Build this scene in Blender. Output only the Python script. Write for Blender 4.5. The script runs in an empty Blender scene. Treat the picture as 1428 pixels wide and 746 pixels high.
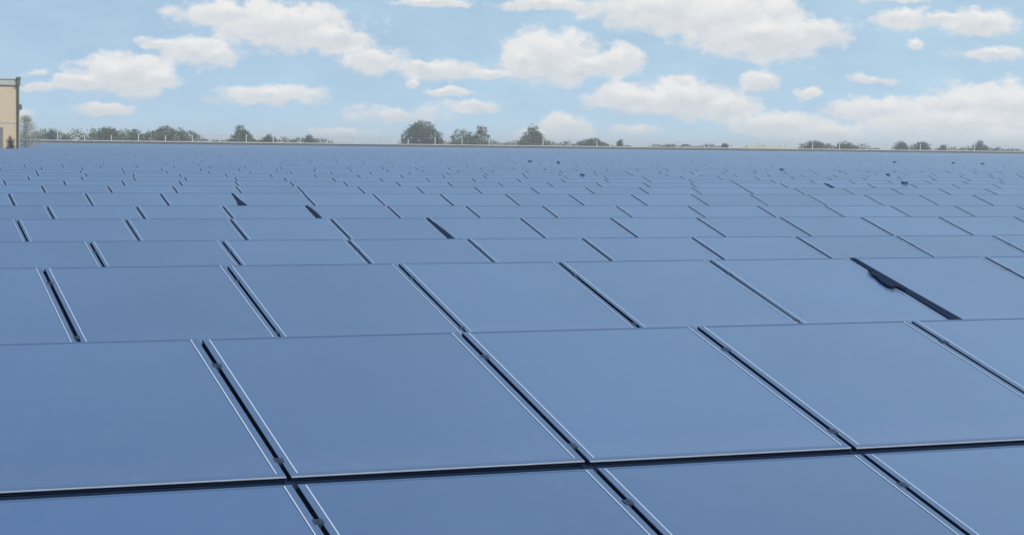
import bpy, bmesh, math, random
from mathutils import Vector, Matrix
random.seed(11)
R = math.radians
S = bpy.context.scene
COL = S.collection

# ------------------------------------------------------------------ camera numbers (metres)
W = 2.2                                   # column pitch of the array
YAW, PITCH, ROLL = R(22.015), R(3.5345), R(0.70)
FPX = 2800.0                              # focal length in pixels of a 1428 px wide picture
TILT = R(14.53)
TOPZ = 2.13                               # height of the top edge of a table
CAMZ = TOPZ + 0.7335 * W
cy, sy = math.cos(YAW), math.sin(YAW)
FWD = Vector((sy * math.cos(PITCH), cy * math.cos(PITCH), -math.sin(PITCH)))
RIGHT0 = Vector((cy, -sy, 0))
UP0 = RIGHT0.cross(FWD)
c_, s_ = math.cos(ROLL), math.sin(ROLL)
RIGHT = c_ * RIGHT0 + s_ * UP0
UP = -s_ * RIGHT0 + c_ * UP0
EYE = Vector((0, 0, CAMZ))

def ray(px, py):
    return (FWD * FPX + RIGHT * (px - 714) - UP * (py - 373)).normalized()
def spot(px, Y, py=None, z=None):
    """world point on the line of sight of a pixel column at world distance Y"""
    d = ray(px, 200 if py is None else py)
    t = Y / d.y
    p = EYE + d * t
    if z is not None: p.z = z
    return p
def height_at(px, py, Y):
    return spot(px, Y, py).z

# ------------------------------------------------------------------ helpers
def tag(o, label=None, cat=None, group=None, kind=None):
    if label: o['label'] = label
    if cat: o['category'] = cat
    if group: o['group'] = group
    if kind: o['kind'] = kind
    return o
def empty(name, loc=(0, 0, 0)):
    o = bpy.data.objects.new(name, None); COL.objects.link(o); o.location = loc
    o.empty_display_size = 0.3
    return o
class MB:
    def __init__(self): self.v = []; self.f = []; self.m = []
    def box(self, x0, x1, y0, y1, z0, z1, M=None, mat=0):
        n = len(self.v)
        for z in (z0, z1):
            for y in (y0, y1):
                for x in (x0, x1):
                    p = Vector((x, y, z)); self.v.append(M @ p if M else p)
        for q in ((0, 2, 3, 1), (4, 5, 7, 6), (0, 1, 5, 4), (2, 6, 7, 3), (0, 4, 6, 2), (1, 3, 7, 5)):
            self.f.append(tuple(n + i for i in q)); self.m.append(mat)
    def quad(self, a, b, c, d, mat=0):
        n = len(self.v); self.v += [Vector(a), Vector(b), Vector(c), Vector(d)]
        self.f.append((n, n + 1, n + 2, n + 3)); self.m.append(mat)
    def prism(self, pts, z0, z1, M=None, mat=0):
        """polygon in x,y (counter-clockwise) extruded in z"""
        n = len(self.v); k = len(pts)
        for z in (z0, z1):
            for x, y in pts:
                p = Vector((x, y, z)); self.v.append(M @ p if M else p)
        self.f.append(tuple(n + i for i in reversed(range(k)))); self.m.append(mat)
        self.f.append(tuple(n + k + i for i in range(k))); self.m.append(mat)
        for i in range(k):
            j = (i + 1) % k
            self.f.append((n + i, n + j, n + k + j, n + k + i)); self.m.append(mat)
    def tube(self, pts, radii, seg=7, mat=0):
        rings = []
        for i, p in enumerate(pts):
            p = Vector(p)
            a = Vector(pts[max(0, i - 1)]); b = Vector(pts[min(len(pts) - 1, i + 1)])
            t = (b - a).normalized()
            s = t.cross(Vector((0, 0, 1)))
            if s.length < 1e-3: s = Vector((1, 0, 0))
            s.normalize(); u = s.cross(t)
            n = len(self.v)
            for k in range(seg):
                w = 2 * math.pi * k / seg
                self.v.append(p + (s * math.cos(w) + u * math.sin(w)) * radii[i])
            rings.append(n)
        for a, b in zip(rings, rings[1:]):
            for k in range(seg):
                j = (k + 1) % seg
                self.f.append((a + k, a + j, b + j, b + k)); self.m.append(mat)
        self.f.append(tuple(rings[0] + k for k in range(seg))); self.m.append(mat)
        self.f.append(tuple(rings[-1] + k for k in reversed(range(seg)))); self.m.append(mat)
    def mesh(self, name, mats):
        me = bpy.data.meshes.new(name)
        me.from_pydata([tuple(v) for v in self.v], [], self.f)
        for m in (mats if isinstance(mats, (list, tuple)) else [mats]): me.materials.append(m)
        me.polygons.foreach_set('material_index', self.m)
        me.update()
        bm = bmesh.new(); bm.from_mesh(me); bmesh.ops.recalc_face_normals(bm, faces=bm.faces[:]); bm.to_mesh(me); bm.free()
        return me
    def build(self, name, mats, parent=None):
        o = bpy.data.objects.new(name, self.mesh(name, mats)); COL.objects.link(o); o.parent = parent
        return o

# ------------------------------------------------------------------ materials
def new_mat(name):
    m = bpy.data.materials.new(name); m.use_nodes = True
    nt = m.node_tree; b = nt.nodes['Principled BSDF']
    return m, nt, b
def N(nt, kind, **kw):
    n = nt.nodes.new(kind)
    for k, v in kw.items(): setattr(n, k, v)
    return n
def simple(name, col, rough=0.6, metal=0.0, noise=0.0, scale=3.0, spec=0.5):
    m, nt, b = new_mat(name)
    b.inputs['Roughness'].default_value = rough; b.inputs['Metallic'].default_value = metal
    b.inputs['Specular IOR Level'].default_value = spec
    if noise:
        tc = N(nt, 'ShaderNodeTexCoord'); nz = N(nt, 'ShaderNodeTexNoise'); nz.inputs['Scale'].default_value = scale
        nz.inputs['Detail'].default_value = 6
        nt.links.new(tc.outputs['Object'], nz.inputs['Vector'])
        mx = N(nt, 'ShaderNodeMix', data_type='RGBA')
        mx.inputs[6].default_value = (*[c * (1 - noise) for c in col], 1); mx.inputs[7].default_value = (*[min(1, c * (1 + noise)) for c in col], 1)
        nt.links.new(nz.outputs['Fac'], mx.inputs[0]); nt.links.new(mx.outputs[2], b.inputs['Base Color'])
    else:
        b.inputs['Base Color'].default_value = (*col, 1)
    return m

PITCHS = 1.2955 * W                      # slant pitch of the two tiers
HAZE = .00034
GLASS_COL = (0.078, 0.141, 0.268)
def glass_material():
    m, nt, b = new_mat('blue_film_glass')
    L = nt.links.new
    geo = N(nt, 'ShaderNodeNewGeometry'); oi = N(nt, 'ShaderNodeObjectInfo')
    # broad dust and batch variation, in metres of world space so that neighbours differ
    big = N(nt, 'ShaderNodeTexNoise'); big.inputs['Scale'].default_value = 0.35; big.inputs['Detail'].default_value = 3
    fine = N(nt, 'ShaderNodeTexNoise'); fine.inputs['Scale'].default_value = 5.0; fine.inputs['Detail'].default_value = 8
    fine.inputs['Roughness'].default_value = 0.65
    L(geo.outputs['Position'], big.inputs['Vector']); L(geo.outputs['Position'], fine.inputs['Vector'])
    v = N(nt, 'ShaderNodeMath', operation='MULTIPLY_ADD'); v.inputs[1].default_value = 0.14; v.inputs[2].default_value = 0.78
    L(oi.outputs['Random'], v.inputs[0])
    v2 = N(nt, 'ShaderNodeMath', operation='MULTIPLY_ADD'); v2.inputs[1].default_value = 0.32
    L(big.outputs['Fac'], v2.inputs[0]); L(v.outputs[0], v2.inputs[2])
    sc = N(nt, 'ShaderNodeVectorMath', operation='SCALE'); sc.inputs[0].default_value = GLASS_COL
    L(v2.outputs[0], sc.inputs['Scale'])
    dust = N(nt, 'ShaderNodeMapRange'); dust.inputs['From Min'].default_value = 0.5; dust.inputs['From Max'].default_value = 0.8
    dust.inputs['To Min'].default_value = 0.0; dust.inputs['To Max'].default_value = 0.05
    L(fine.outputs['Fac'], dust.inputs['Value'])
    ob = N(nt, 'ShaderNodeTexCoord'); sp = N(nt, 'ShaderNodeSeparateXYZ'); L(ob.outputs['Object'], sp.inputs[0])
    edge = N(nt, 'ShaderNodeMapRange'); edge.inputs['From Min'].default_value = -PITCHS + .62; edge.inputs['From Max'].default_value = -PITCHS + .16
    edge.inputs['To Max'].default_value = .16; L(sp.outputs[1], edge.inputs['Value'])
    em = N(nt, 'ShaderNodeMath', operation='MULTIPLY'); L(edge.outputs[0], em.inputs[0]); L(fine.outputs['Fac'], em.inputs[1])
    ea = N(nt, 'ShaderNodeMath', operation='ADD'); L(em.outputs[0], ea.inputs[0]); L(dust.outputs[0], ea.inputs[1])
    mx = N(nt, 'ShaderNodeMix', data_type='RGBA'); mx.inputs[7].default_value = (0.30, 0.31, 0.33, 1)
    L(ea.outputs[0], mx.inputs[0]); L(sc.outputs[0], mx.inputs[6]); L(mx.outputs[2], b.inputs['Base Color'])
    r = N(nt, 'ShaderNodeMapRange'); r.inputs['To Min'].default_value = 0.17; r.inputs['To Max'].default_value = 0.27
    L(fine.outputs['Fac'], r.inputs['Value']); L(r.outputs[0], b.inputs['Roughness'])
    b.inputs['IOR'].default_value = 1.52
    b.inputs['Sheen Weight'].default_value = 1.0; b.inputs['Sheen Roughness'].default_value = .18; b.inputs['Sheen Tint'].default_value = (.45, .74, 1, 1)
    b.inputs['Specular IOR Level'].default_value = 0.95
    return m
M_GLASS = glass_material()
M_FRAME = simple('blue_grey_edge', (0.080, 0.135, 0.245), 0.38, 0.0, 0.15, 9)
M_EDGE = simple('slate_blue_edge', (.080, .140, .255), .4, 0, .1, 9)
M_CLAMP = simple('anodised_clamp', (.022, .038, .075), .6, 0, .15, 20)
M_BEAD = simple('pale_contact_line', (0.52, 0.61, 0.74), 0.35, 0.1, 0.12, 20)
M_LIP = simple('aluminium_lip', (0.66, 0.70, 0.76), 0.38, 0.4, 0.12, 12)
M_DARK = simple('black_steel', (0.007, 0.018, 0.046), 0.7, 0.0, 0.3, 4, spec=0.12)
M_GAPBLACK = simple('gap_black', (0.008, 0.018, 0.046), 0.8, 0.0, 0.3, 9, spec=0.1)
M_GALV = simple('galvanised_steel', (0.33, 0.34, 0.35), 0.45, 0.6, 0.2, 3)

# ------------------------------------------------------------------ solar panel prototype
GAP = 0.040
PW = W - GAP
PL = PITCHS - 0.125
# local frame of a panel: origin at the middle of its top edge, x along the row, y down the slope, z = normal
def panel_parts():
    w = PW / 2; e = 0.050; bd = 0.010; lo = -PL + 0.008; et = .016
    g = MB(); g.box(-w + e + bd, w - e - bd, lo + e, -et, -0.010, 0.0)
    f = MB()
    for z0, z1, mt in ((-0.004, 0.004, 0), (-0.030, -0.0045, 1)):     # pale top flange, black side walls
        q = .0 if mt == 0 else .001
        f.box(-w + q, -w + e, lo, -q, z0, z1, None, mt); f.box(w - e, w - q, lo, -q, z0, z1, None, mt)
        f.box(-w + e, w - e, -et, -q, z0, z1, None, 2); f.box(-w + e, w - e, lo, lo + e, z0, z1, None, mt)
    out = [('glass', g.mesh('glass', M_GLASS)), ('frame', f.mesh('frame', [M_FRAME, M_DARK, M_EDGE]))]
    for x in (-w + e, w - e - bd):
        b = MB(); b.box(x + .0005, x + bd - .0005, lo + e, -et, -0.012, 0.005); out.append(('contact_line', b.mesh('contact_line', M_BEAD)))
    l = MB(); l.box(-w + 0.001, w - 0.001, -PL, lo - .0005, -0.004, 0.003); out.append(('lower_lip', l.mesh('lower_lip', M_LIP)))
    return out
PARTS = panel_parts()
ORD = ['first', 'second', 'third', 'fourth', 'fifth', 'sixth', 'seventh', 'eighth', 'ninth', 'tenth', 'eleventh', 'twelfth',
       'thirteenth', 'fourteenth', 'fifteenth', 'sixteenth', 'seventeenth', 'eighteenth', 'nineteenth', 'twentieth',
       'twenty-first', 'twenty-second', 'twenty-third', 'twenty-fourth', 'twenty-fifth', 'twenty-sixth', 'twenty-seventh',
       'twenty-eighth', 'twenty-ninth', 'thirtieth']
PROTO = None
def panel(loc, rx, ry, rz, label, group):
    global PROTO
    if PROTO is None:
        o = empty('solar_panel'); kids = []
        for nm, me in PARTS:
            c = bpy.data.objects.new(nm, me); COL.objects.link(c); c.parent = o; kids.append(c)
        PROTO = (o, kids)
    else:
        o = PROTO[0].copy(); COL.objects.link(o)
        for k in PROTO[1]:
            c = k.copy(); COL.objects.link(c); c.parent = o
    o.location = loc; o.rotation_euler = (rx, ry, rz)
    tag(o, label, 'solar panel', group)
    return o

# rows: distance of the top edge (in W), offset of the column gaps, height offset, as measured from the photograph
YR = [7.10, 10.88, 14.99, 18.83, 22.75, 26.86, 30.84]
XR = [0.66, 0.69, 0.67, 0.69, 0.58, 0.73, 0.77]
DR = [0.016, 0.039, -0.031, -0.019, -0.027, 0.007, 0.015]
while YR[-1] < 292:
    YR.append(YR[-1] + 3.96 + random.uniform(-.06, .06)); XR.append(0.74 + random.uniform(-.10, .10) if len(XR) < 9 else random.uniform(0, 1)); DR.append(random.uniform(-.014, .014))
TANL, TANR = math.tan(YAW - R(14.35)), math.tan(YAW + R(14.35))
SINGLE_ROWS = 13
CT, ST = math.cos(TILT), math.sin(TILT)
def row_span(k, extra=0.0):
    Y = YR[k]
    lo = Y * TANL if k else (Y - 2 * 1.25) * TANL
    hi = Y * TANR
    a = math.floor(lo - XR[k] - extra); b = math.ceil(hi - XR[k] + extra)
    return a, b                           # panels i in [a, b): from gap XR+i to XR+i+1
def slope_matrix(k):
    return Matrix.Translation((0, YR[k] * W, TOPZ + DR[k] * W)) @ Matrix.Rotation(TILT, 4, 'X')

DONE = set()                              # panels that stand as objects of their own
for k in range(SINGLE_ROWS):
    a, b = row_span(k)
    Y0 = YR[k] * W; Z0 = TOPZ + DR[k] * W
    for tier in range(2 if k == 0 else 1):
        n = 0
        for i in range(a, b):
            xc = (XR[k] + i + 0.5) * W
            yy = Y0 - tier * PITCHS * CT; zz = Z0 - tier * PITCHS * ST
            # is any of it inside the frame of the photograph?
            def inpic(x, s):
                p = Vector((x, yy - s * CT, zz - s * ST)) - EYE; d = p.dot(FWD)
                u = 714 + FPX * p.dot(RIGHT) / d; v = 373 - FPX * p.dot(UP) / d
                return 2 < u < 1426 and v < 744
            seen = any(inpic(xc + dx * PW / 2 * .97, q * PL) for dx in (-1, -.5, 0, .5, 1) for q in (0.02, .2, .35, .45) )
            if not seen and tier == 1: seen = any(inpic(xc + dx * PW / 2 * .97, 0.03) for dx in (-1, -.8, -.6, 0, .6, .8, 1))
            if not seen: continue
            DONE.add((k, tier, i))
            if k == 0:
                lab = 'large blue solar panel, %s from the left, %s' % (ORD[n], 'just above the dark crosswise gap' if tier == 0 else 'below the dark crosswise gap')
            elif k < 8:
                lab = 'blue solar panel, %s from the left in the %s row from the front' % (ORD[n], ORD[k])
            else:
                lab = 'small blue solar panel in the crowded middle rows, ninth to thirteenth from the front'
            n += 1
            panel((xc, yy, zz), TILT + R(random.gauss(0, .07)), R(random.gauss(0, .06)), R(random.gauss(0, .10)), lab,
                  'solar panels of the array')

# ------------------------------------------------------------------ racks that carry the rows
def add_rail(m, x, M, s0, s1, w=0.085):
    m.box(x - w / 2, x + w / 2, -s1, -s0, -0.120, -0.034, M)
for k in range(SINGLE_ROWS):
    a, b = row_span(k)
    tiers = 2 if k == 0 else 1
    L = tiers * PITCHS - 0.11
    x0, x1 = (XR[k] + a) * W, (XR[k] + b) * W
    root = empty('mounting_rack', ((x0 + x1) / 2, YR[k] * W, 0))
    tag(root, 'black steel rack under the %s row of blue solar panels' % ('front' if k == 0 else ORD[k]), 'rack', 'racks under the panel rows')
    inv = Matrix.Translation(-Vector(root.location)); SM = inv @ slope_matrix(k)
    for i in range(a, b + 1):
        r = MB(); add_rail(r, (XR[k] + i) * W, SM, 0.02, L); r.build('rail', M_DARK, root)
    if k < 3:
        for i in range(a + 1, b):
            for t in range(tiers):
                for s in (.58, PL - .30):
                    s += t * PITCHS + random.uniform(-.02, .02); x = (XR[k] + i) * W
                    p = MB(); p.box(x - .017, x + .017, -s - .04, -s + .04, -.0335, .0045, SM); p.box(x - .033, x + .033, -s - .035, -s + .035, .0045, .008, SM)
                    p.box(x - .010, x + .010, -s - .010, -s + .010, .008, .013, SM); p.build('clamp', M_CLAMP, root)
    for s in ([0.35, PITCHS - 0.07, 2 * PITCHS - 0.4] if k == 0 else [0.35, PITCHS - 0.45]):
        p = MB(); wd = 0.15 if (k == 0 and 1 < s < 4) else 0.06
        p.box(x0 - 0.05, x1 + 0.05, -s - wd, -s + wd, -0.215, -0.122, SM); p.build('purlin', M_DARK, root)
    if k == 0:
        for i in range(a, b):
            p = MB(); p.box((XR[k] + i) * W + .05, (XR[k] + i + 1) * W - .05, -PITCHS - .02, -PL + .03, -.046, -.036, SM); p.build('gap_strip', M_DARK, root)  # black strip added in the tier gap, in place of its dark void
    step = 2
    for i in range(a, b + 1, step):
        for s in ((0.6, 2 * PITCHS - 0.8) if k == 0 else (0.6, PITCHS - 0.75)):
            q = slope_matrix(k) @ Vector(((XR[k] + i) * W, -s, -0.21)); q = inv @ q
            p = MB(); p.box(q.x - 0.05, q.x + 0.05, q.y - 0.05, q.y + 0.05, -0.3, q.z + 0.012); p.build('post', M_GALV, root)

# ------------------------------------------------------------------ the rest of the array, too many to count
BY = 301.0
BX = spot(27.5, BY).x
far = MB()
rnd = random.Random(5)
for k in range(SINGLE_ROWS, len(YR)):
    a, b = row_span(k, 2 + k * 0.08)
    SM = slope_matrix(k)
    x_last = None
    for i in range(a, b):
        x = (XR[k] + i) * W
        if YR[k] * W > BY - 5 and x < max(BX + 2.0, YR[k] * W * BX / BY - 2): continue
        w = (W - .034) / 2; xc = x + W / 2
        Mx = Matrix.Translation((xc, YR[k] * W, TOPZ + DR[k] * W)) @ Matrix.Rotation(TILT + R(rnd.gauss(0, .08)), 4, 'X') @ Matrix.Rotation(R(rnd.gauss(0, .06)), 4, 'Y')
        far.box(-w, w, -PL, 0, -0.034, 0.0, Mx, 0)
        add_rail(far, x, SM, .02, PITCHS); far.m[-6:] = [2] * 6
        if i % 3 == 0:
            q = SM @ Vector((x, -1.0, -.115)); far.box(q.x - .06, q.x + .06, q.y - .06, q.y + .06, -.3, q.z, None, 2)
# the panels of the front rows that lie outside the picture or behind the row in front
for k in range(SINGLE_ROWS):
    a, b = row_span(k); SM = slope_matrix(k)
    for i in range(a - 3, b + 3):
        x = (XR[k] + i) * W; w = PW / 2
        for tier in (0, 1):
            if (k, tier, i) in DONE: continue
            Mx = SM @ Matrix.Translation((x + W / 2, -tier * PITCHS, 0))
            far.box(-w, w, -PL, 0, -0.030, 0.0, Mx, 0)
        if i < a or i > b: add_rail(far, x, SM, .02, 2 * PITCHS - .11); far.m[-6:] = [2] * 6
        elif k: add_rail(far, x, SM, PITCHS - .10, 2 * PITCHS - .11); far.m[-6:] = [2] * 6
        if i % 2 == 0 and (i < a or i > b):
            for q_ in (.6, 2 * PITCHS - .8):
                q = SM @ Vector((x, -q_, -.11)); far.box(q.x - .05, q.x + .05, q.y - .05, q.y + .05, -.3, q.z, None, 2)
o = far.build('solar_panel_field', [M_GLASS, M_FRAME, M_DARK])
tag(o, 'mass of tiny blue solar panel rows running back to the perimeter wall', 'solar panels', None, 'stuff')

# ------------------------------------------------------------------ dark gap covers, flap and boxes lying on the array
def row_frame(k, i, s):
    """matrix at the gap i of row k, s metres down the slope"""
    return slope_matrix(k) @ Matrix.Translation(((XR[k] + i) * W, -s, 0.0))
def cover(k, i, pts, label, box=None):
    M = row_frame(k, i, 0.0)
    root = empty('gap_cover', M.translation); inv = Matrix.Translation(-M.translation) @ M
    tag(root, label, 'gap cover', 'black covers lying in panel gaps')
    m = MB(); m.prism(pts, 0.007, 0.016, inv); m.build('cover_strip', M_GAPBLACK, root)  # black strip over the joint, standing in for a wider dark gap
    if box:
        m = MB(); m.prism(box, 0.018, 0.034, inv); m.build('junction_box', M_GAPBLACK, root)
    return root
def gap_index(k, px):
    """gap of row k whose top shows at picture column px"""
    best = None
    for i in range(-2, 60):
        p = Vector(((XR[k] + i) * W, YR[k] * W, TOPZ + DR[k] * W)) - EYE
        u = 714 + FPX * p.dot(RIGHT) / p.dot(FWD)
        if best is None or abs(u - px) < best[0]: best = (abs(u - px), i)
    return best[1]
LV = PL
cover(1, gap_index(1, 1193), [(-.035, -2.75), (.145, -2.75), (.095, -1.3), (.06, -.02), (-.02, -.02)],
      'long black gap cover with a bulging box, widest dark gap of the second row',
      [(-.165, -1.12), (-.17, -1.28), (-.12, -1.36), (-.09, -1.27), (-.05, -1.32), (-.02, -1.48), (-.015, -.60), (-.05, -.70), (-.10, -.63), (-.12, -.76), (-.125, -.94), (-.15, -.98)])
cover(3, gap_index(3, 599), [(-.04, -2.1), (.12, -2.1), (.10, -1.0), (.04, -.02), (-.02, -.02)],
      'black gap cover, thickest dark streak of the fourth row')
cover(4, gap_index(4, 429), [(-.04, -1.5), (.11, -1.5), (.11, -.6), (.05, -.02), (-.03, -.02)],
      'short black gap cover filling one gap of the fifth row')
cover(7, gap_index(7, 1127), [(-.05, -1.2), (.14, -1.2), (.13, -.3), (.07, -.02), (-.05, -.02)],
      'small black gap cover, a short slanting streak on a middle row right of centre')
M = row_frame(5, gap_index(5, 320), 0)
fl = MB(); inv = Matrix.Translation(-M.translation) @ M
fl.prism([(-.20, -1.6), (.14, -1.6), (.10, -1.15), (.05, -.75), (-.0, -.05), (-.05, -.05), (-.08, -.9)], 0.008, 0.02, inv)  # black triangle standing in for the hole of a broken panel corner
o = fl.build('dark_triangle', M_GAPBLACK); o.location = M.translation
tag(o, 'black triangular flap lying on the panels of the sixth row', 'sheet')
M_BOX = simple('dark_blue_box', (.058, .095, .17), .6, 0, .2, 4)
def combiner(px, py, wpx, hpx, label):
    # row whose top edge shows nearest above py
    best = None
    for k in range(7, len(YR)):
        p = spot(px, YR[k] * W); p.z = TOPZ + DR[k] * W; q = p - EYE
        v = 373 - FPX * q.dot(UP) / q.dot(FWD)
        if best is None or abs(v - py) < best[0]: best = (abs(v - py), k)
    k = best[1]; d = YR[k] * W / math.cos(YAW) ; s = d / FPX
    p = spot(px, YR[k] * W)
    w, h = wpx * s * .75, max(.06, hpx * s * .42)
    root = empty('combiner_box', (p.x, YR[k] * W + .12, 0))
    tag(root, label, 'electrical box', 'small dark boxes among the panel rows')
    z = TOPZ + DR[k] * W
    m = MB(); m.box(-w / 2, w / 2, -.11, .11, z - .12, z + h); m.build('box_body', M_BOX, root)
    m = MB(); m.box(-w / 2 - .03, w / 2 + .03, -.15, .13, z + h, z + h + .03); m.build('box_lid', M_BOX, root)
    m = MB(); m.box(-.04, .04, -.03, .03, -.2, z - .12); m.build('post', M_GALV, root)
for px, py, wp, hp, lab in [
        (1265, 265, 9, 3, 'flat dark electrical box, lowest one in the right half'),
        (740, 226, 6, 4, 'dark electrical box far back, below the pointed bush'),
        (780, 228, 4, 4, 'tiny dark electrical box just right of the one below the pointed bush'),
        (814, 244, 5, 2, 'flat tiny dark electrical box below the low wide bush'),
        (1092, 238, 5, 3, 'tiny dark electrical box straight below the sandy bank'),
        (1249, 227, 4, 4, 'tiny dark electrical box below the two olive bushes at right'),
        (1331, 228, 5, 3, 'tiny dark electrical box third from the right near the wall'),
        (1372, 229, 5, 3, 'tiny dark electrical box near the wall below the rightmost bush'),
        (1241, 243, 4, 3, 'tiny dark electrical box below the one under the olive bushes')]:
    combiner(px, py, wp, hp, lab)

# ------------------------------------------------------------------ ground
def ground_material():
    m, nt, b = new_mat('dry_grass_ground'); L = nt.links.new
    geo = N(nt, 'ShaderNodeNewGeometry')
    n1 = N(nt, 'ShaderNodeTexNoise'); n1.inputs['Scale'].default_value = .012; n1.inputs['Detail'].default_value = 8
    n2 = N(nt, 'ShaderNodeTexNoise'); n2.inputs['Scale'].default_value = 1.7; n2.inputs['Detail'].default_value = 8
    L(geo.outputs['Position'], n1.inputs['Vector']); L(geo.outputs['Position'], n2.inputs['Vector'])
    r = N(nt, 'ShaderNodeValToRGB'); e = r.color_ramp.elements
    e[0].position = .35; e[0].color = (.10, .105, .05, 1); e[1].position = .65; e[1].color = (.27, .235, .15, 1)
    L(n1.outputs['Fac'], r.inputs[0])
    r2 = N(nt, 'ShaderNodeMapRange'); r2.inputs['To Min'].default_value = .6; r2.inputs['To Max'].default_value = 1.35
    L(n2.outputs['Fac'], r2.inputs['Value'])
    sc = N(nt, 'ShaderNodeVectorMath', operation='SCALE'); L(r.outputs[0], sc.inputs[0]); L(r2.outputs[0], sc.inputs['Scale'])
    L(sc.outputs[0], b.inputs['Base Color']); b.inputs['Roughness'].default_value = .95
    return m
g = MB(); g.quad((-8900, -8900, 0), (8900, -8900, 0), (8900, 8900, 0), (-8900, 8900, 0))
tag(g.build('ground', ground_material()), kind='structure')

# ------------------------------------------------------------------ perimeter wall, fence
M_CONC = simple('weathered_concrete', (.085, .085, .090), .85, 0, .35, .35)
M_COPE = simple('pale_concrete', (.60, .58, .53), .8, 0, .15, .5)
M_POST = simple('white_painted_concrete', (.60, .585, .55), .7, 0, .1, 2)
WY = YR[-1] * W + 14
def wall_point(px): return spot(px, WY)
xa, xb = spot(-60, WY).x, spot(1490, WY).x
WTOP = 3.05
root = empty('perimeter_wall', ((xa + xb) / 2, WY, 0))
tag(root, 'long low grey wall with a pale coping behind the last panel rows', 'wall')
hx = (xb - xa) / 2
m = MB()
n = 40
for i in range(n):
    u0 = -hx + 2 * hx * i / n; u1 = -hx + 2 * hx * (i + 1) / n
    m.box(u0 + .03, u1 - .03, -.15, .15, -.3, WTOP - .27 + random.uniform(-.02, .02))
m.build('wall_face', M_CONC, root)
m = MB(); m.box(-hx, hx, -.32, .32, WTOP - .24, WTOP); m.build('coping', M_COPE, root)

FY = WY + 9
root = empty('boundary_fence', (spot(714, FY).x, FY, 0))
tag(root, 'pale post and wire fence standing just behind the long wall', 'fence')
px = 5.0; xs = []
while px < 1440:
    xs.append(spot(px, FY).x - root.location.x); px += 37.6
for x in xs:
    h = 5.3 + random.uniform(-.5, .4); wv = .14
    m = MB(); m.box(x - wv, x + wv, -.14, .14, -.3, h); m.build('post', M_POST, root)
for z in (3.2, 4.1, 5.0):
    m = MB(); m.box(xs[0], xs[-1], -.012, .012, z, z + .025); m.build('wire', M_GALV, root)

# ------------------------------------------------------------------ trees and bushes beyond the wall
def leaf_mat(name, dark, light, scale):
    m, nt, b = new_mat(name); L = nt.links.new
    tc = N(nt, 'ShaderNodeTexCoord'); nz = N(nt, 'ShaderNodeTexNoise'); nz.inputs['Scale'].default_value = scale; nz.inputs['Detail'].default_value = 5
    L(tc.outputs['Object'], nz.inputs['Vector'])
    mp = N(nt, 'ShaderNodeMapRange'); mp.inputs['From Min'].default_value = .35; mp.inputs['From Max'].default_value = .65
    L(nz.outputs['Fac'], mp.inputs['Value'])
    mx = N(nt, 'ShaderNodeMix', data_type='RGBA'); mx.inputs[6].default_value = (*dark, 1); mx.inputs[7].default_value = (*light, 1)
    L(mp.outputs[0], mx.inputs[0]); L(mx.outputs[2], b.inputs['Base Color'])
    b.inputs['Roughness'].default_value = .75; b.inputs['Specular IOR Level'].default_value = .2
    tr = N(nt, 'ShaderNodeBsdfTranslucent'); L(mx.outputs[2], tr.inputs['Color'])   # thin leaves let light through
    mix = N(nt, 'ShaderNodeMixShader'); mix.inputs[0].default_value = .42
    L(b.outputs[0], mix.inputs[1]); L(tr.outputs[0], mix.inputs[2]); L(mix.outputs[0], nt.nodes['Material Output'].inputs['Surface'])
    return m
LEAF = [leaf_mat('olive_leaf', (.120, .124, .055), (.190, .186, .092), .7),
        leaf_mat('grey_green_leaf', (.120, .128, .066), (.185, .190, .105), .6),
        leaf_mat('blue_green_leaf', (.090, .108, .095), (.150, .170, .150), .6),
        leaf_mat('yellow_green_leaf', (.105, .105, .055), (.170, .165, .095), .8)]
M_BARK = simple('grey_bark', (.13, .11, .09), .9, 0, .3, 4)
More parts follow.
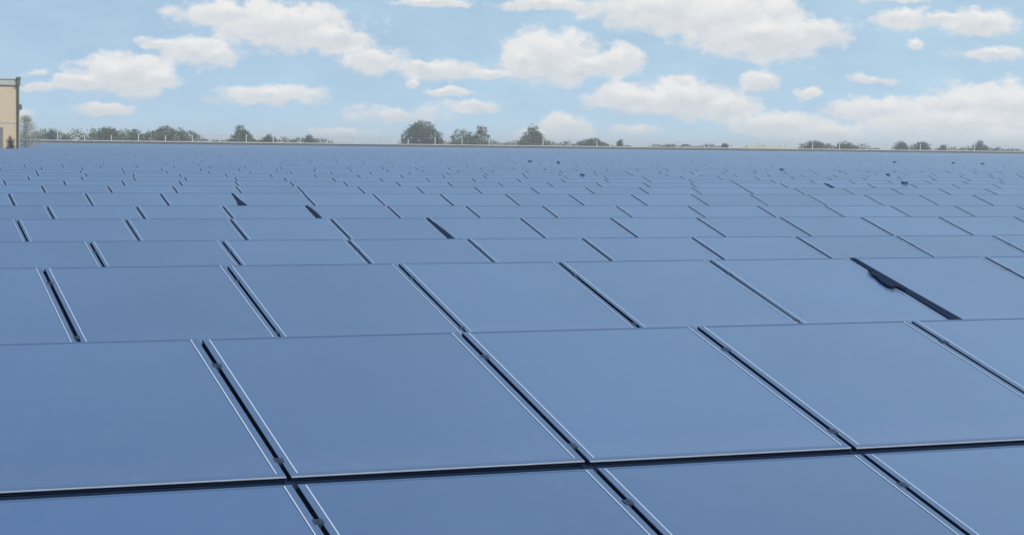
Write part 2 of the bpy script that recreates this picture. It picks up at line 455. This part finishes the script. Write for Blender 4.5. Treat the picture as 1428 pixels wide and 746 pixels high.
def tree(name, label, cat, px, halfw, top, Y, lobes, mat, leaf=.6, dens=1.0, low=.0, group=None, seed=0):
    """lobes: (dx, dz, rx, rz) in fractions of half width / of crown height; the crown reaches down to `low` of its height"""
    rr = random.Random(seed * 71 + int(px))
    base = spot(px, Y); s = (base - EYE).length / FPX
    H = height_at(px, top, Y); hw = halfw * s
    root = empty(name, (base.x, Y, 0)); tag(root, label, cat, group)
    t = MB()
    t.tube([(0, 0, -.3), (.1, 0, H * .25), (-.05, .1, H * .5), (.05, 0, H * .8)], [H * .03 + .05, H * .026 + .04, H * .018 + .02, .03])
    for q in range(7):
        a = rr.uniform(0, 6.28); z0 = H * rr.uniform(.18, .55); r = hw * rr.uniform(.4, .75)
        t.tube([(0, 0, z0), (math.cos(a) * r * .5, math.sin(a) * r * .5, z0 + H * .12), (math.cos(a) * r, math.sin(a) * r, z0 + H * rr.uniform(.15, .3))], [.012 * H + .02, .008 * H + .015, .015], 5)
    t.build('trunk', M_BARK, root)
    c = MB()
    for (dx, dz, rx, rz) in lobes:
        cx, cz, ax, az = dx * hw, dz * H, rx * hw, rz * H
        # a lobe = a swarm of clumps, each clump a handful of leaf faces
        clumps = int(64 * dens * max(.35, ax * az / 6.0) + 8)
        for q in range(clumps):
            while True:
                v = Vector((rr.uniform(-1, 1), rr.uniform(-1, 1), rr.uniform(-1, 1)))
                if .1 < v.length < 1: break
            v = v.normalized() * (v.length ** .45) * rr.uniform(.82, 1.10)
            p = Vector((cx + v.x * ax, v.y * ax * .8, cz + v.z * az))
            if p.z < low * H + .2: p.z = low * H + rr.uniform(.2, 1.0)
            cr = rr.uniform(.35, .8) * (.5 + .5 * min(1, hw / 4))
            for l in range(rr.randint(9, 16)):
                o = Vector((rr.gauss(0, cr * .55), rr.gauss(0, cr * .55), rr.gauss(0, cr * .45)))
                n = (o.normalized() + v + Vector((rr.uniform(-.8, .8), rr.uniform(-.8, .8), rr.uniform(-.4, .9)))).normalized()
                u = n.orthogonal().normalized(); u.rotate(Matrix.Rotation(rr.uniform(0, 6.28), 3, n)); w = n.cross(u)
                z = leaf * rr.uniform(.45, 1.0)
                pp = p + o
                c.quad(pp - u * z * .5, pp + w * z * .28 + n * .04, pp + u * z * .5, pp - w * z * .28)
    c.build('crown', LEAF[mat], root)
    return root
TY = WY + 40
ROUND = [(0, .52, .78, .36), (-.45, .45, .52, .30), (.45, .42, .52, .30), (.05, .72, .55, .26), (-.25, .66, .45, .25), (.6, .3, .4, .2), (-.62, .28, .4, .2)]
TWO = [(-.42, .46, .55, .36), (-.30, .30, .6, .22), (.50, .42, .48, .36), (.58, .80, .26, .16), (.1, .36, .5, .24)]
CONE = [(0, .35, .75, .28), (0, .58, .52, .26), (.02, .80, .28, .20), (.45, .28, .5, .2), (-.5, .25, .5, .18), (.28, .55, .35, .2)]
LOW = [(-.55, .42, .45, .36), (0, .50, .50, .42), (.5, .42, .48, .36), (.2, .55, .35, .36), (-.25, .58, .3, .34)]
BUMPY = [(-.6, .40, .40, .38), (-.15, .55, .38, .40), (.25, .45, .35, .38), (.65, .42, .36, .34), (-.35, .5, .3, .3)]
G = 'trees and bushes beyond the wall'
T = [  # px, half width, top y, lobes, material, label, category
    (151, 24, 177, LOW, 0, 'round olive bush, first full bush right of the tan building', 'bush'),
    (191, 15, 180, BUMPY, 1, 'small bush squeezed between two wider olive bushes', 'bush'),
    (238, 34, 175, BUMPY, 0, 'wide olive bush ending a run of three bushes', 'bush'),
    (336, 24, 174, CONE, 1, 'peaked green bush left of a small round shrub', 'bush'),
    (375, 11, 185, LOW, 0, 'small round shrub beside the peaked green bush', 'shrub'),
    (430, 17, 188, CONE, 2, 'little blue-green shrub with a pale post before it', 'shrub'),
    (589, 30, 167, ROUND, 1, 'tall round grey-green tree, biggest crown on the horizon', 'tree'),
    (656, 29, 173, TWO, 0, 'dark double-crowned tree with a knob at its top', 'tree'),
    (742, 28, 174, CONE, 1, 'pointed dark bush standing alone right of the double tree', 'tree'),
    (827, 24, 191, LOW, 0, 'low wide bush split by a pale post', 'bush'),
    (865, 6, 193, LOW, 0, 'tiny shrub just right of the low wide bush', 'shrub'),
    (935, 17, 201, BUMPY, 3, 'flat low hedge clump in the bare middle stretch', 'hedge'),
    (1011, 7, 198, LOW, 2, 'tiny dark shrub at the start of the sandy bank', 'shrub'),
    (1136, 22, 196, LOW, 3, 'low yellow-green bush at the end of the sandy bank', 'bush'),
    (1180, 18, 198, BUMPY, 1, 'faint low grey-green bush next to the yellow-green one', 'bush'),
    (1257, 13, 197, LOW, 3, 'darker left one of two olive bushes side by side', 'bush'),
    (1285, 15, 197, LOW, 3, 'rounder right one of two olive bushes side by side', 'bush'),
    (1316, 7, 203, LOW, 1, 'tiny faint shrub between olive bushes and last big bush', 'shrub'),
    (1366, 18, 198, CONE, 0, 'olive bush with a tail, last big one on the right', 'bush'),
    (1395, 18, 207, BUMPY, 3, 'low trailing bush touching the right picture edge', 'bush'),
    (72, 11, 181, LOW, 2, 'dark blue-green bush next to the pale bare tree', 'bush'),
    (52, 9, 184, BUMPY, 1, 'grey-green bush at the foot of the pale bare tree', 'bush'),
    (93, 10, 190, LOW, 0, 'low shrub between blue-green bush and first olive bush', 'shrub'),
    (118, 9, 191, LOW, 1, 'smallest low shrub left of the round olive bush', 'shrub'),
]
for j, (px, hw, top, lobes, mt, lab, cat) in enumerate(T):
    nm = {'tree': 'broadleaf_tree', 'bush': 'bush', 'shrub': 'shrub', 'hedge': 'hedge'}[cat]
    edge_of_view = px < 300 or px > 1100
    tree(nm, lab, cat, px, hw * (1.12 if edge_of_view else 1.05), top - (2 if edge_of_view else 0), TY + random.uniform(-10, 25), lobes, mt, group=G, seed=j)

# low continuous scrub, far behind
def scrub(name, label, spans, mat, Y, seed):
    rr = random.Random(seed); c = MB()
    for p0, p1, h0, h1 in spans:
        px = p0
        while px < p1:
            f = (px - p0) / (p1 - p0); tap = min(1, 6 * f, 6 * (1 - f)) ** .5 if 0 < f < 1 else 0
            Hh = (h0 + (h1 - h0) * (.5 + .5 * math.sin(px * .21 + 2 * math.sin(px * .047))) * rr.uniform(.6, 1.1)) * (.6 + .4 * tap)
            b = spot(px, Y + rr.uniform(-6, 6)); b.z = 0
            for q in range(13):
                n = Vector((rr.uniform(-1, 1), rr.uniform(-1, .4), rr.uniform(-.3, 1))).normalized()
                u = n.orthogonal().normalized(); u.rotate(Matrix.Rotation(rr.uniform(0, 6.28), 3, n)); w = n.cross(u)
                z = rr.uniform(.35, .85); pp = b + Vector((rr.gauss(0, .8), rr.gauss(0, .8), Hh * rr.uniform(.3, 1) ** .6))
                c.quad(pp - u * z * .5, pp + w * z * .3, pp + u * z * .5, pp - w * z * .3)
            px += rr.uniform(.5, 1.1)
    return tag(c.build(name, mat), label, 'scrub', None, 'stuff')
scrub('scrub', 'low continuous olive scrub running along behind the wall',
      [(30, 290, 5.2, 7.6), (296, 470, 3.8, 5.2), (545, 880, 3.6, 5.0), (900, 1010, 3.4, 4.4), (1112, 1225, 3.6, 5.6), (1300, 1428, 3.4, 4.8)], LEAF[0], TY + 55, 4)

# a bare pale tree beside the building
rr = random.Random(3)
BTY = BY + 45
base = spot(40, BTY); H = height_at(33, 159, BTY)
root = empty('bare_tree', (base.x, BTY, 0)); tag(root, 'pale leafless tree with fine twigs right behind the tan building', 'tree')
t = MB(); tw = MB()
t.tube([(-.3, 0, -.3), (-.4, 0, H * .4), (-.6, 0, H * .72), (-.7, 0, H * .98)], [.20, .13, .07, .02])
for q in range(230):
    z0 = H * rr.uniform(.2, .92); a = rr.uniform(0, 6.28); r = (1 - z0 / H) * 4.6 * rr.uniform(.5, 1.1) + .3
    p1 = Vector((-.4 + math.cos(a) * r * .5, math.sin(a) * r * .5, z0 + r * .2)); p2 = Vector((-.3 + math.cos(a) * r, math.sin(a) * r, z0 + r * .3))
    tw.tube([(-.4 - .3 * z0 / H, 0, z0), p1, p2], [.028, .018, .007], 4)
    for e in range(6):
        d = Vector((rr.uniform(-1, 1), rr.uniform(-1, 1), rr.uniform(-.2, 1))) * rr.uniform(.4, .9)
        s = p1.lerp(p2, rr.uniform(0, 1)); tw.tube([s, s + d], [.014, .005], 3)
M_PALE = simple('pale_twig', (.36, .36, .29), .9, 0, .1, 3)
t.build('trunk', M_PALE, root); tw.build('twig', M_PALE, root)

# sandy bank far right
m = MB()
bk = []
for i in range(25):
    px = 1015 + 110 * i / 24.0
    bk.append((spot(px, TY + 30), max(0, math.sin(math.pi * i / 24)) ** .25 * (.86 + .14 * math.sin(i * 1.9) * math.sin(i * .6 + 1))))
for (p, h), (q, h2) in zip(bk, bk[1:]):
    t0, t1 = 4.7 * h, 4.7 * h2
    m.quad((p.x, p.y - 8, -.2), (q.x, q.y - 8, -.2), (q.x, q.y, t1), (p.x, p.y, t0))
    m.quad((p.x, p.y, t0), (q.x, q.y, t1), (q.x, q.y + 10, -.2), (p.x, p.y + 10, -.2))
tag(m.build('terrain', simple('pale_sand', (.40, .36, .25), .95, 0, .25, .4)), kind='structure')

# ------------------------------------------------------------------ tan building at the left edge
M_TAN = simple('tan_render', (.62, .49, .35), .85, 0, .08, .8)
M_FASC = simple('grey_fascia', (.46, .46, .44), .6, 0, .12, .6)
M_PIPE = simple('dark_downpipe', (.12, .13, .11), .6, 0, .2, 3)
M_PLIN = simple('grey_plinth', (.20, .20, .19), .8, 0, .2, 1)
sB = (spot(20, BY) - EYE).length / FPX
HB = height_at(20, 110, BY); HF = height_at(20, 119, BY)
root = empty('tan_building', (BX, BY, 0))
tag(root, 'tall flat-roofed tan building with grey fascia at the left edge', 'building')
m = MB(); m.box(-34, 0, 0, 16, -.3, HF); m.build('wall', M_TAN, root)
m = MB(); m.box(-34.2, .06, -.22, 16.2, HF, HB - .12); m.box(-34.3, .12, -.32, 16.3, HB - .12, HB); m.build('fascia', M_FASC, root)
pl = height_at(15, 178, BY)
m = MB(); m.box(-34, -.9 - 1.5, -.06, 0, -.3, pl); m.build('plinth', M_PLIN, root)
zb = height_at(15, 172, BY)
m = MB(); m.box(-34, -.5, -.05, 0, zb, zb + .12); m.build('string_course', M_FASC, root)
m = MB()
m.tube([(-.22, -.16, -.2), (-.22, -.16, HB - .9)], [.13, .13], 8)
pp = m.build('downpipe', M_PIPE, root)
m = MB()
m.box(-.46, .06, -.42, -.01, HB - .95, HB - .15); m.box(-.52, .12, -.48, 0, HB - .15, HB + .25)
m.build('hopper', M_PIPE, pp)
zl = height_at(29, 150, BY)
m = MB(); m.box(-.1, .30, -.32, -.02, zl - .35, zl + .35); m.box(-.06, .22, -.26, -.06, zl + .35, zl + .48); m.build('wall_lamp', M_PIPE, root)
for q in range(3):
    x = -6.2 - q * 8
    m = MB(); m.box(x - 1.3, x + 1.3, -.05, .06, 4.6, 6.4); f = m.build('window', M_FASC, root)
    m = MB(); m.box(x - 1.15, x + 1.15, -.075, -.052, 4.72, 6.28); m.build('pane', simple('window_glass', (.02, .03, .04), .1), f)
tree('evergreen_shrub', 'dark shrub standing against the foot of the tan building', 'shrub', 15, 5.5, 186, BY - 2.5, LOW, 2, leaf=.22, seed=9)

# ------------------------------------------------------------------ sun, sky, clouds
SUN_EL, SUN_AZ = R(45), R(22 + 118)         # azimuth clockwise from +Y
sd = Vector((math.sin(SUN_AZ) * math.cos(SUN_EL), math.cos(SUN_AZ) * math.cos(SUN_EL), math.sin(SUN_EL)))
sun = bpy.data.lights.new('sun', 'SUN'); sun.energy = 3.6; sun.angle = R(.53); sun.color = (1, .955, .89)
so = bpy.data.objects.new('sun', sun); COL.objects.link(so); so.rotation_euler = sd.to_track_quat('Z', 'Y').to_euler()

w = bpy.data.worlds.new('World'); S.world = w; w.use_nodes = True
nt = w.node_tree; nt.nodes.clear(); L = nt.links.new
out = N(nt, 'ShaderNodeOutputWorld')
tc = N(nt, 'ShaderNodeTexCoord')
sky = N(nt, 'ShaderNodeTexSky', sky_type='NISHITA'); sky.sun_disc = False
sky.sun_elevation = SUN_EL; sky.sun_rotation = SUN_AZ; sky.altitude = 200; sky.air_density = 1.0; sky.dust_density = .6; sky.ozone_density = 1.3
# look a little higher than the true horizon: clear air right down to the ground
sx = N(nt, 'ShaderNodeSeparateXYZ'); L(tc.outputs['Generated'], sx.inputs[0])
zz = N(nt, 'ShaderNodeMath', operation='MULTIPLY_ADD'); zz.inputs[1].default_value = .86; zz.inputs[2].default_value = .15; L(sx.outputs[2], zz.inputs[0])
cx = N(nt, 'ShaderNodeCombineXYZ'); L(sx.outputs[0], cx.inputs[0]); L(sx.outputs[1], cx.inputs[1]); L(zz.outputs[0], cx.inputs[2])
nv = N(nt, 'ShaderNodeVectorMath', operation='NORMALIZE'); L(cx.outputs[0], nv.inputs[0]); L(nv.outputs[0], sky.inputs[0])
bg = N(nt, 'ShaderNodeBackground'); bg.inputs['Strength'].default_value = .122; L(sky.outputs[0], bg.inputs[0])

def math_(op, a, b=None, c=None, clamp=False):
    n = N(nt, 'ShaderNodeMath', operation=op); n.use_clamp = clamp
    for i, x in enumerate((a, b, c)):
        if x is None: continue
        if isinstance(x, (int, float)): n.inputs[i].default_value = x
        else: L(x, n.inputs[i])
    return n.outputs[0]
def dot_(v):
    n = N(nt, 'ShaderNodeVectorMath', operation='DOT_PRODUCT'); L(tc.outputs['Generated'], n.inputs[0]); n.inputs[1].default_value = v
    return n.outputs['Value']
FH = Vector((sy, cy, 0)); RH = Vector((cy, -sy, 0)); K = FPX / 100
df = math_('MAXIMUM', dot_(FH), .08)
u = math_('MULTIPLY', math_('DIVIDE', dot_(RH), df), K)
v = math_('MULTIPLY', math_('DIVIDE', sx.outputs[2], df), K)
uv = N(nt, 'ShaderNodeCombineXYZ'); L(u, uv.inputs[0]); L(v, uv.inputs[1])
def noise(vec, scale, detail, rough=.55, sy_=1.0, off=0.0):
    mp = N(nt, 'ShaderNodeMapping'); mp.inputs['Scale'].default_value = (1, sy_, 1); mp.inputs['Location'].default_value = (off, off * .7, off * .3); L(vec, mp.inputs[0])
    n = N(nt, 'ShaderNodeTexNoise'); n.inputs['Scale'].default_value = scale; n.inputs['Detail'].default_value = detail; n.inputs['Roughness'].default_value = rough
    L(mp.outputs[0], n.inputs['Vector']); return n
wn = noise(uv.outputs[0], 2.2, 6, .6, 1.3)
ws = N(nt, 'ShaderNodeVectorMath', operation='SUBTRACT'); L(wn.outputs['Color'], ws.inputs[0]); ws.inputs[1].default_value = (.5, .5, .5)
wm = N(nt, 'ShaderNodeVectorMath', operation='MULTIPLY_ADD'); L(ws.outputs[0], wm.inputs[0]); wm.inputs[1].default_value = (.42, .24, 0); L(uv.outputs[0], wm.inputs[2])
WUV = wm.outputs[0]
CL = [  # px, py, half width, half height, strength
    (320, 20, 75, 20, 1), (400, 38, 95, 28, 1.05), (465, 52, 52, 18, 1), (275, 72, 62, 22, .72), (225, 62, 50, 12, .6), (300, 78, 34, 14, .8),
    (172, 104, 66, 26, 1.05), (120, 114, 44, 13, .95), (216, 112, 40, 16, 1), (375, 134, 70, 14, .88), (140, 153, 46, 9, .72), (50, 120, 30, 9, .6),
    (600, 96, 62, 13, .85), (525, 84, 60, 24, .62), (688, 103, 22, 8, .85), (575, 115, 12, 7, .7),
    (768, 78, 58, 34, 1.1), (730, 88, 32, 24, 1), (795, 62, 24, 22, .95), (862, 86, 32, 20, 1.05), (820, 92, 40, 14, 1),
    (925, 14, 90, 26, 1.05), (1010, 24, 80, 34, 1.1), (1065, 50, 90, 30, 1.05), (1130, 46, 58, 18, .9), (1080, 20, 50, 26, .8),
    (900, 140, 80, 20, 1), (960, 138, 70, 26, 1.05), (1010, 150, 40, 20, 1), (955, 116, 26, 12, .9),
    (1062, 113, 26, 15, .88), (1128, 130, 20, 9, .75), (1260, 28, 36, 15, .95), (1312, 26, 44, 9, .8), (1372, 32, 48, 18, 1), (1275, 62, 10, 8, .8),
    (1390, 76, 70, 12, .66), (1410, 150, 95, 30, 1.1), (1340, 150, 70, 20, 1.05), (1235, 156, 70, 17, 1), (1330, 178, 150, 30, .85),
    (1090, 176, 70, 18, 1.05), (1150, 188, 70, 16, .8), (785, 178, 36, 20, .82), (740, 190, 40, 12, .6), (880, 182, 60, 10, .5),
    (765, 8, 66, 9, .8), (600, 4, 60, 6, .8), (1240, 0, 60, 8, .6), (560, 160, 120, 16, .48), (660, 150, 60, 14, .5), (480, 185, 60, 10, .5),
    (55, 100, 26, 7, .5), (630, 128, 60, 8, .5), (1220, 110, 60, 10, .45), (30, 160, 30, 12, .5), (1395, 195, 80, 22, .8)]
def to_uv(px, py):
    d = ray(px, py); f = d.dot(FH); return d.dot(RH) / f * K, d.z / f * K
def field(shift):
    acc = None
    for px, py, a, b, st in CL:
        if st < .9: st += .10
        uu, vv = to_uv(px, py); a_, b_ = a / 100 * 1.12, b / 100 * 1.12
        vv += shift * b_
        mp = N(nt, 'ShaderNodeMapping'); mp.inputs['Scale'].default_value = (1 / a_, 1 / b_, 0); mp.inputs['Location'].default_value = (-uu / a_, -vv / b_, 0)
        L(WUV, mp.inputs[0])
        ln = N(nt, 'ShaderNodeVectorMath', operation='LENGTH'); L(mp.outputs[0], ln.inputs[0])
        d = math_('SUBTRACT', st, ln.outputs['Value'])
        acc = d if acc is None else math_('SMOOTH_MAX', acc, d, .12)
    return acc
d1 = field(0.0); d2 = field(.45)
fb = noise(uv.outputs[0], 3.0, 9, .62, 1.5, 4.0)
fbs = math_('SUBTRACT', fb.outputs['Fac'], .5)
dens = math_('MULTIPLY_ADD', fbs, 1.7, d1)
mr = N(nt, 'ShaderNodeMapRange', interpolation_type='SMOOTHSTEP'); mr.inputs['From Min'].default_value = -.24; mr.inputs['From Max'].default_value = .33
L(dens, mr.inputs['Value'])
front = math_('GREATER_THAN', dot_(FH), .1)
cover_ = math_('MULTIPLY', mr.outputs[0], front)
# light from above: brighter where the cloud thins upward
lit = math_('MULTIPLY_ADD', math_('SUBTRACT', d1, d2), -0.9, .55)
fb2 = noise(WUV, 5.0, 7, .6, 1.4, 9.0)
lit = math_('MULTIPLY_ADD', math_('SUBTRACT', fb2.outputs['Fac'], .5), 1.3, lit, clamp=True)
cm = N(nt, 'ShaderNodeMix', data_type='RGBA'); cm.inputs[6].default_value = (.67, .705, .74, 1); cm.inputs[7].default_value = (.92, .90, .875, 1); L(lit, cm.inputs[0])
cb = N(nt, 'ShaderNodeBackground'); cb.inputs['Strength'].default_value = 1.0; L(cm.outputs[2], cb.inputs[0])
ms = N(nt, 'ShaderNodeMixShader'); 
# thin milky veil over the blue; unseen upper band added to brighten panel reflections
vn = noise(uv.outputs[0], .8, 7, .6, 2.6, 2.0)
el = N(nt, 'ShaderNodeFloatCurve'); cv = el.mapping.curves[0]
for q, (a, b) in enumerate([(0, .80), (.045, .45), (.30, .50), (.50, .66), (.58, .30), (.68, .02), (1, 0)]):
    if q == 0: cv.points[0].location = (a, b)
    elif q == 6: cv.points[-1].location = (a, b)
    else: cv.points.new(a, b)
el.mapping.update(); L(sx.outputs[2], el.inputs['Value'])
side = math_('MULTIPLY_ADD', dot_(RH), .55, el.outputs[0])  # thickened to the right so the panels there reflect brighter
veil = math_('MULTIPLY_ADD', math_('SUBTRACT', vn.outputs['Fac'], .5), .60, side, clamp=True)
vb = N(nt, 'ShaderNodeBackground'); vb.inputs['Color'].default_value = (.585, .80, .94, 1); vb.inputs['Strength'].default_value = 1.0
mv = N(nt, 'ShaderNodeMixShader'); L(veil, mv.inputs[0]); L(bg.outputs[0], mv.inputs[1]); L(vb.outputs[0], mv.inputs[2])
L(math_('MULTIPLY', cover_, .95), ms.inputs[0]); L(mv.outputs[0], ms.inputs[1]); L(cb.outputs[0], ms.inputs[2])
L(ms.outputs[0], out.inputs[0])

# ------------------------------------------------------------------ the air
hz = bpy.data.materials.new('pale_air'); hz.use_nodes = True
hn = hz.node_tree; hn.nodes.clear()
ho = N(hn, 'ShaderNodeOutputMaterial'); hv = N(hn, 'ShaderNodeVolumePrincipled')
hv.inputs['Color'].default_value = (.90, .95, 1, 1); hv.inputs['Density'].default_value = HAZE; hv.inputs['Anisotropy'].default_value = .1
hn.links.new(hv.outputs[0], ho.inputs['Volume'])
m = MB(); m.box(-9000, 9000, -9000, 9000, -1.2, 17)
tag(m.build('haze', hz), kind='stuff')

# ------------------------------------------------------------------ camera
cam = bpy.data.cameras.new('camera'); cam.sensor_width = 36; cam.sensor_fit = 'HORIZONTAL'; cam.lens = FPX / 1428 * 36
cam.clip_start = .1; cam.clip_end = 30000
co = bpy.data.objects.new('camera', cam); COL.objects.link(co)
co.matrix_world = Matrix(((RIGHT.x, UP.x, -FWD.x, EYE.x), (RIGHT.y, UP.y, -FWD.y, EYE.y), (RIGHT.z, UP.z, -FWD.z, EYE.z), (0, 0, 0, 1)))
S.camera = co
S.view_settings.view_transform = 'Standard'; S.view_settings.look = 'None'; S.view_settings.gamma = 1; S.view_settings.exposure = 0
S.view_settings.use_curve_mapping = False
S.render.engine = 'CYCLES'; S.cycles.max_bounces = 6; S.cycles.volume_bounces = 2; S.cycles.use_denoising = True
